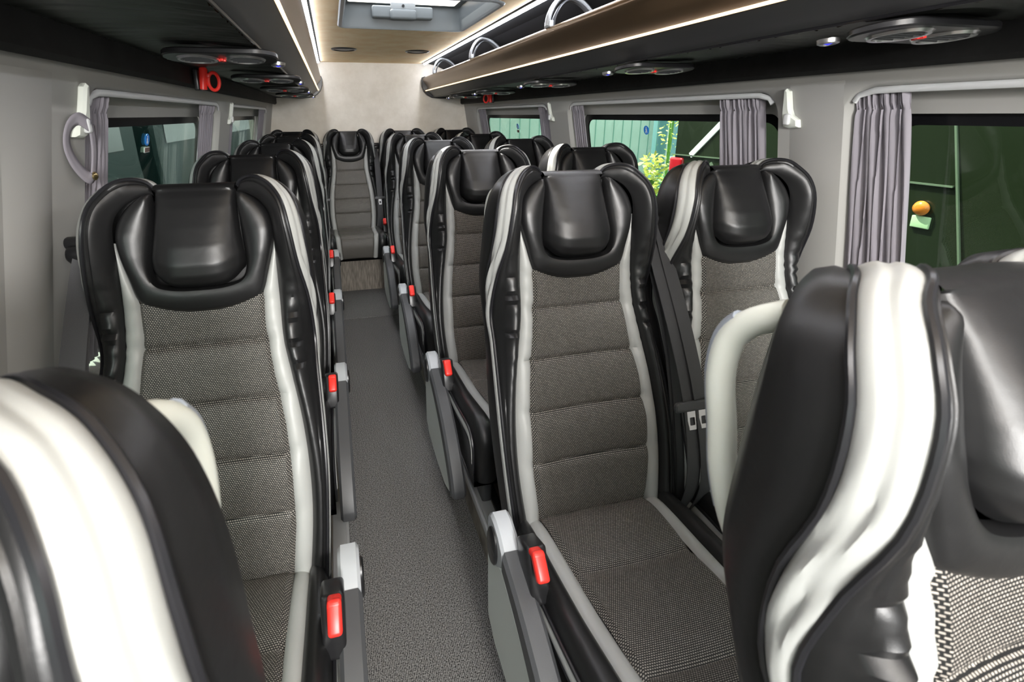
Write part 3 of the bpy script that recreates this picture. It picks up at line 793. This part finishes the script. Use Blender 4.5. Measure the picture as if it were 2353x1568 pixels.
place('L', XL-.014, YJL-P_-.085, 0, 'black and light grey seat cut off at the lower left corner, grab handle behind it', 'single seats left of the aisle', math.radians(20.0))
place('L', XL, YJL, 0, 'large whole single seat left of the aisle, belt hanging by the grey wall', 'single seats left of the aisle')
for k in (2, 3, 4): place('L', XL, YJL+(k-1)*P_, 0, 'single seat left of the aisle, %s behind the large whole one' % ['first', 'second', 'third'][k-2], 'single seats left of the aisle')
place('RA', XRA+.006, YJR-P_-.080, 0.012, 'black and light grey seat cut off at the right edge, pale grab handle behind it', 'double seats right of the aisle', math.radians(21.8))
place('RA', XRA, YJR, 0, 'large aisle seat right of the aisle with its whole woven cushion showing', 'double seats right of the aisle')
for k in (2, 3, 4): place('RA', XRA, YJR+(k-1)*P_, 0, 'aisle-side seat of the right doubles, %s behind the large near one' % ['first', 'second', 'third'][k-2], 'double seats right of the aisle')
place('RW', XRW, YJR, 0, 'nearest whole window seat on the right, beside the grey curtain', 'double seats right of the aisle')
for k in (2, 3, 4): place('RW', XRW, YJR+(k-1)*P_, 0, 'window-side seat of the right doubles, %s behind the nearest window seat' % ['first', 'second', 'third'][k-2], 'double seats right of the aisle')
YJB = 4.10-.24
for x, lb in ((-0.294, 'leftmost seat of the rear bench against the beige wall'), (0.130, 'rear bench seat facing straight down the aisle'), (0.573, 'rear bench seat just right of the aisle one'), (1.000, 'rightmost seat of the rear bench by the back window')):
    place('B', x, YJB, 0.005, lb, 'rear bench seats')

# ------------------------------------------------------------------ windows dressing
def curtain(sd, y0, y1, lbl, flare=0.0, n=9, zb=0.68):
    ym = (y0+y1)/2; e = tag(empty('curtain', (CX+sd*woff(1.28), ym, 1.29)), lbl, 'curtain', 'grey window curtains')
    L = Vector((CX+sd*woff(1.28), ym, 1.29)); m = MB(); nu = n*12+1; ph0 = random.random()*6
    def f(z, u):
        k = (1.300-z)/.62; w = (y1-y0)*(1+flare*k)
        head = math.exp(-((z-1.262)/.010)**2)
        y = ym+(u-.5)*w + .004*math.sin(u*37+z*9) - flare*k*.35*(y1-y0)
        amp = .0062*(1-.55*head)*(.75+.25*math.sin(u*11+ph0)); d = .020+amp*math.sin(2*pi*n*u+ph0+.5*math.sin(z*6+u*4))
        if z > 1.27: d += .004*math.sin(2*pi*n*2.3*u)
        return Vector(wp(sd, y, z, d))-L
    m.grid(f, lin(1.300, zb, 44), lin(0, 1, nu)); o = m.build('cloth', MT['curtain'], e)
    s_ = o.modifiers.new('thick', 'SOLIDIFY'); s_.thickness = .0016
    return e
curtain(-1, .72, .838, 'grey curtain sliver at the far left picture edge', n=6)
curtain(-1, 1.195, 1.318, 'grey pleated curtain on the left wall beside the hanging tie-back', .35, n=7)
curtain(-1, 2.16, 2.40, 'grey curtain at the far end of the left middle window', 0, n=8)
curtain(-1, 2.735, 2.86, 'grey curtain at the near end of the left rear window', 0, n=6)
curtain(-1, 3.85, 4.13, 'grey curtain at the far end of the left rear window by the beige wall', 0, n=8)
curtain(1, .855, .965, 'large grey pleated curtain at the right, nearest the camera', .45, n=9)
curtain(1, 1.235, 1.405, 'grey pleated curtain at the near end of the right middle window', .12, n=9)
curtain(1, 2.315, 2.435, 'grey curtain at the far end of the right middle window', .1, n=6)
curtain(1, 2.745, 2.87, 'grey curtain at the near end of the right rear window', .25, n=6)
curtain(1, 3.95, 4.13, 'narrow grey curtain at the far end of the right rear window', 0, n=7)
wl = ['front', 'middle', 'rear']
for sd, nm in ((-1, 'left'), (1, 'right')):
    for k, (a, b) in enumerate(WINS[sd]):
        pts = [(a+.025, 1.275), (a+.035, 1.290), (a+.07, 1.299)]+[(y, 1.300) for y in lin(a+.12, b-.12, 8)]+[(b-.07, 1.299), (b-.035, 1.290), (b-.025, 1.275)]
        m = MB(); m.tube([wp(sd, y, z, .006) for y, z in pts], .0045, 8, r2=.0075); o = m.build('curtain_rail', MT['rail'])
        tag(o, 'slim white curtain rail above the %s %s window' % (nm, wl[k]), 'curtain rail', 'curtain rails')
def wall_hook(sd, y, lbl, z=1.26):
    e = tag(empty('wall_hook', wp(sd, y, z)), lbl, 'hook', 'white wall hooks'); L = Vector(wp(sd, y, z))
    q = [(-.012, .055), (-.004, .058), (.004, .050), (.008, .0), (.014, -.018), (.032, -.030), (.034, -.052), (.006, -.056), (-.014, -.050), (-.018, -.02)]
    m = MB(); m.prism(q, lambda a, b, d: Vector(wp(sd, y-a, z+b*.92, -d))-L, -.003, .016, .005); m.build('plate', MT['ivory'], e)
    m = MB(); m.box(Vector(wp(sd, y-.004, z-.027, -.018))-L, (.012, .018, .030), .005); m.build('catch', MT['rail'], e)
    return e
wall_hook(-1, 1.135, 'white wall hook holding the tie-back strap on the left wall')
wall_hook(-1, 2.66, 'small white wall hook between the left middle and rear windows')
wall_hook(1, 1.125, 'white wall hook on the right wall between the two near curtains')
wall_hook(1, 2.655, 'small white wall hook beside the curtain of the right rear window')
# tie-back strap
L = Vector(wp(-1, 1.12, 1.24)); e = tag(empty('curtain_tieback', L), 'grey tie-back strap with brass stud looped from the left wall hook', 'strap')
P = crom([(1.130, 1.232, .024), (1.106, 1.246, .014), (1.084, 1.232, .008), (1.080, 1.200, .006), (1.098, 1.165, .010), (1.126, 1.136, .018), (1.143, 1.130, .024), (1.150, 1.150, .024), (1.150, 1.19, .024), (1.146, 1.232, .020)], 48)
def tb(i, v):
    i = int(i); t = P[min(i+1, 47)]-P[max(i-1, 0)]; t = t[:2]/np.linalg.norm(t[:2])
    return Vector(wp(-1, P[i][0]-v*.012*t[1], P[i][1]+v*.012*t[0], -P[i][2]))-L
m = MB(); m.grid(tb, range(48), (-1, -.3, .3, 1)); o = m.build('band', MT['curtain'], e)
s_ = o.modifiers.new('thick', 'SOLIDIFY'); s_.thickness = .0018
m = MB(); m.lathe([(.0085, 0), (.0085, .003), (.005, .006), (1e-6, .0065)], Vector(wp(-1, 1.138, 1.133, -.028))-L, 16, Matrix.Rotation(pi/2, 3, 'Y')); m.build('stud', MT['brass'], e)

# red emergency hammers
def hammer(sd, y, lbl):
    L = Vector((CX-.010+sd*.801, y, 1.368)); e = tag(empty('emergency_hammer', L), lbl, 'hammer', 'red emergency hammers')
    m = MB(); m.box((-sd*.008, .008, -.002), (.016, .052, .068), .004); m.build('bracket', MT['blackp'], e)
    m = MB(); m.lathe([(.004, -.036), (.013, -.034), (.0135, .030), (.010, .036), (.004, .038)], (-sd*.026, .004, .002), 16, Matrix.Rotation(-sd*.12, 3, 'Y')); m.box((-sd*.040, .004, .012), (.018, .012, .014), .003); h = m.build('hammer_head', MT['red'], e)
    m = MB(); ring = [(-sd*(.058+.017*math.cos(t)), .004, -.006+.028*math.sin(t)) for t in [2*pi*i/28 for i in range(28)]]; m.tube(ring, .0058, 8, closed=True); m.build('handle_loop', MT['red'], e)
    m = MB(); m.lathe([(.005, .038), (.0065, .040), (.005, .043), (1e-6, .043)], (-sd*.024, .004, .002), 12); m.build('hammer_tip', MT['chrome'], h)
    return e
hammer(-1, 1.86, 'red emergency hammer on the black trim above the left middle window')
hammer(1, 3.55, 'red emergency hammer on the black trim above the right rear window')

# window stickers with the seat-belt sign
def sticker(sd, y, z, lbl, r=.0185, plate=True, brown=False):
    d = .0765; L = Vector(wp(sd, y, z, d)); e = tag(empty('window_sticker', L), lbl, 'sticker', 'blue seat-belt stickers')
    W_ = lambda a, b, q: Vector(wp(sd, y+a, z+b, d-q))-L
    m = MB(); m.prism([(r*math.cos(t), r*math.sin(t)) for t in [2*pi*i/28 for i in range(28)]], W_, .0002, .0009); m.build('disc', MT['stblue'], e)
    m = MB(); k = r/.0185*1.05
    m.prism([(.0024*k*math.cos(t), .0095*k+.0026*k*math.sin(t)) for t in [2*pi*i/14 for i in range(14)]], W_, .0010, .0014)
    m.prism([(x*k, q*k) for x, q in ((-.0032, .006), (.0032, .006), (.0046, .001), (.0042, -.004), (.0060, -.0045), (.0060, -.0115), (.0036, -.0125), (.0030, -.0075), (.0006, -.007), (-.0006, -.007), (-.0030, -.0075), (-.0036, -.0125), (-.0060, -.0115), (-.0060, -.0045), (-.0042, -.004), (-.0046, .001))], W_, .0010, .0014)
    fg = m.build('pictogram', MT['stwhite'], e)
    m = MB(); m.prism([(x*k, q*k) for x, q in ((-.0032, .0052), (-.0020, .0060), (.0044, -.0024), (.0040, -.0042))], W_, .0015, .0017); m.prism([(x*k, q*k) for x, q in ((-.0048, -.0044), (.0048, -.0044), (.0048, -.0030), (-.0048, -.0030))], W_, .0015, .0017); m.build('belt_mark', MT['stblue'], fg)
    if plate:
        zz = -r-.0125*k
        m = MB(); m.prism([(-.021*k, zz-.008*k), (.021*k, zz-.008*k), (.021*k, zz+.008*k), (-.021*k, zz+.008*k)], W_, .0002, .0008); pl = m.build('label_border', MT['stwhite'], e)
        m = MB(); m.prism([(-.0195*k, zz-.0066*k), (.0195*k, zz-.0066*k), (.0195*k, zz+.0066*k), (-.0195*k, zz+.0066*k)], W_, .0009, .0012); m.build('label_face', MT['stbrown'], pl)
    return e
sticker(-1, 1.77, 1.178, 'blue round seat-belt sticker with brown label on the left middle window')
sticker(1, 1.89, 1.182, 'blue round seat-belt sticker on the right middle window', plate=False)
sticker(1, 3.42, 1.166, 'small blue round seat-belt sticker with label on the right rear window', r=.020)

# ------------------------------------------------------------------ outside
m = MB(); m.box((2, 6, -0.66), (60, 60, 0.1)); struct(m.build('ground', MT['asphalt'], smooth=False))
e = tag(empty('coach', (3.9, 0.0, -0.61)), 'dark green coach parked outside the right windows', 'coach'); L = Vector((3.9, 0, -.61))
XB = 2.62
m = MB(); q = [(XB, 0.0), (XB+.01, .5), (XB, 1.2), (XB+.06, 2.2), (XB+.3, 2.75), (XB+2.2, 2.75), (XB+2.45, 2.2), (XB+2.5, 0.0)]
m.prism(q, lambda a, b, d: Vector((a, d, b))-L, -5.0, 3.42, .04); m.build('body', MT['busg'], e)
def strip(p, q_, w, name, mt_, x=XB-.006):
    m = MB(); p = Vector((x, *p)); q_ = Vector((x, *q_)); d = (q_-p).normalized(); nrm = Vector((0, -d.z, d.y))*w*.5
    pts = [p+nrm, q_+nrm, q_-nrm, p-nrm]; m.prism([(a.y, a.z) for a in pts], lambda a, b, dd: Vector((x+dd, a, b))-L, -.002, .008); return m.build(name, mt_, e, smooth=False)
strip((1.36, 0.2), (1.61, 1.25), .008, 'panel_seam', MT['seam']); strip((1.55, .935), (2.2, .932), .008, 'panel_seam', MT['seam'])
strip((2.35, .955), (3.40, .940), .008, 'panel_seam', MT['seam'])
strip((2.93, 1.185), (3.20, .945), .042, 'white_flash', MT['stwhite'])
strip((3.20, .70), (2.97, .905), .030, 'vent_border', MT['seam'])
m = MB(); m.lathe([(.030, 0), (.034, .01), (.028, .022), (.012, .030), (1e-6, .031)], Vector((XB, 1.645, .825))-L, 20, Matrix.Rotation(-pi/2, 3, 'Y')); m.build('marker_lamp', MT['amber'], e)
m = MB(); m.box(Vector((XB, 1.640, .760))-L, (.012, .075, .055), .004); m.build('label_plate', MT['palegreen'], e)
m = MB(); m.box(Vector((XB+.01, 3.35, .80))-L, (.05, .15, .24), .02); m.build('tail_lamp', MT['tailred'], e)
m = MB()
for i in range(9):
    a = 3.20-.026*i; z = .705+.023*i
    m.box(Vector((XB-.004, a-.05, z-.055))-L, (.012, .012, .13), .002, Matrix.Rotation(.75, 3, 'X'))
m.build('vent_grille', MT['palegreen'], e)
m = MB(); rot = Matrix.Rotation(pi/2, 3, 'Y')
for y in (-2.6, 1.2):
    m.lathe([(.10, -.05), (.46, -.05), (.5, .0), (.5, .2)], Vector((XB+.06, y-1, -.11))-L, 28, Matrix.Rotation(pi/2, 3, 'Y'))
m.build('wheel', MT['tyre'], e)
# mint boarded wall beyond
e = tag(empty('boarded_wall', (4.3, 9.0, -.61)), 'pale mint green boarded wall seen through the right rear windows', 'wall')
m = MB(); m.box((-.2, .05, 1.6), (4.6, .1, 3.2)); w_ = m.build('boards', MT['mint'], e, smooth=False)
m = MB()
for i in range(24): m.box((-2.4+i*.2, -.004, 1.6), (.012, .012, 3.2))
m.build('board_joints', mat('joint_green', (0.16, 0.36, 0.29), .7), w_, smooth=False)
e = tag(empty('greenhouse', (7.6, 8.6, -.61)), 'blue grey glazed shed with pale posts beyond the plants', 'shed')
m = MB(); m.box((0, .6, 1.1), (2.2, 1.0, 2.2)); m.build('glazing', MT['skyblue'], e, smooth=False)
for x in (-1.05, -.55, 0.0, .5, 1.05):
    m = MB(); m.box((x, .08, 1.1), (.06, .06, 2.2), .01); m.build('post', MT['stwhite'], e)
m = MB(); m.box((0, .08, 1.0), (2.2, .06, .05), .01); m.build('crossbar', MT['stwhite'], e)
def bush(name, c, size, n, mt_, lbl, ls=.06, tall=False):
    e = tag(empty(name, c), lbl, 'plant'); m = MB(); rnd = random.Random(hash(lbl) % 999 if False else len(lbl))
    for i in range(n):
        while True:
            p = Vector((rnd.uniform(-1, 1), rnd.uniform(-1, 1), rnd.uniform(0, 1)))
            if tall or (p.x**2+p.y**2+(p.z*1.0)**2) < 1: break
        k = (1-.6*p.z) if tall else 1
        b = Vector((p.x*size[0]*k, p.y*size[1]*k, p.z*size[2]))
        d = Vector((rnd.gauss(0, 1), rnd.gauss(0, 1), rnd.gauss(.3, .7))).normalized(); s_ = d.orthogonal().normalized()
        l = ls*rnd.uniform(.6, 1.3)
        a = [b, b+d*l*.5+s_*l*.22, b+d*l, b+d*l*.5-s_*l*.22]
        m.face([m.vert(x) for x in a], True)
    m.build('foliage', mt_, e, smooth=False)
    m = MB()
    for i in range(5): m.tube([(0, 0, 0), (rnd.uniform(-.3, .3)*size[0], rnd.uniform(-.3, .3)*size[1], size[2]*.8)], .012, 6)
    m.build('stem', MT['leaf'], e); return e
bush('golden_plant', (3.55, 4.95, -.61), (.20, .20, 1.42), 420, MT['leafy'], 'tall yellow flowering plant outside the right middle window', .09, True)
bush('leafy_bush', (4.1, 5.6, -.61), (.45, .4, 1.15), 700, MT['leaf'], 'low green bush behind the yellow plant outside', .08)
bush('leafy_bush', (5.75, 7.6, -.61), (.22, .3, 2.6), 260, MT['leafy'], 'yellow green climber hanging beside the shed outside', .08)
bush('leafy_bush', (-2.0, 4.9, -.61), (.45, .4, 1.30), 500, MT['leafd'], 'dark bush outside the left middle window', .07)
def van(y0, lbl):
    e = tag(empty('parked_van', (-3.6, y0+4, -.61)), lbl, 'van'); L = Vector((-3.6, y0+4, -.61))
    m = MB(); q = [(-2.55, .25), (-2.50, .8), (-2.55, 1.3), (-2.6, 2.9), (-2.75, 3.3), (-4.3, 3.3), (-4.5, 2.9), (-4.5, .25)]
    m.prism(q, lambda a, b, d: Vector((a, d, b-.61))-L, y0, y0+9.5, .05); m.build('body', MT['teal'], e)
    for y in (y0+2.0, y0+7.2):
        m = MB(); m.lathe([(.08, -.08), (.30, -.08), (.34, -.02), (.34, .14)], Vector((-2.62, y, -.27))-L, 24, Matrix.Rotation(-pi/2, 3, 'Y')); m.build('wheel', MT['tyre'], e)
    m = MB(); m.prism([(y0+.5, 1.45), (y0+9, 1.45), (y0+9, 2.6), (y0+.5, 2.6)], lambda a, b, d: Vector((-2.55-(b-1.3)*.031+d, a, b-.61))-L, -.01, .010); m.build('side_window', MT['frit'], e, smooth=False)
van(-2.0, 'dark teal coach parked outside the left middle window'); van(8.2, 'dark teal coach parked further back, seen through the left rear window')
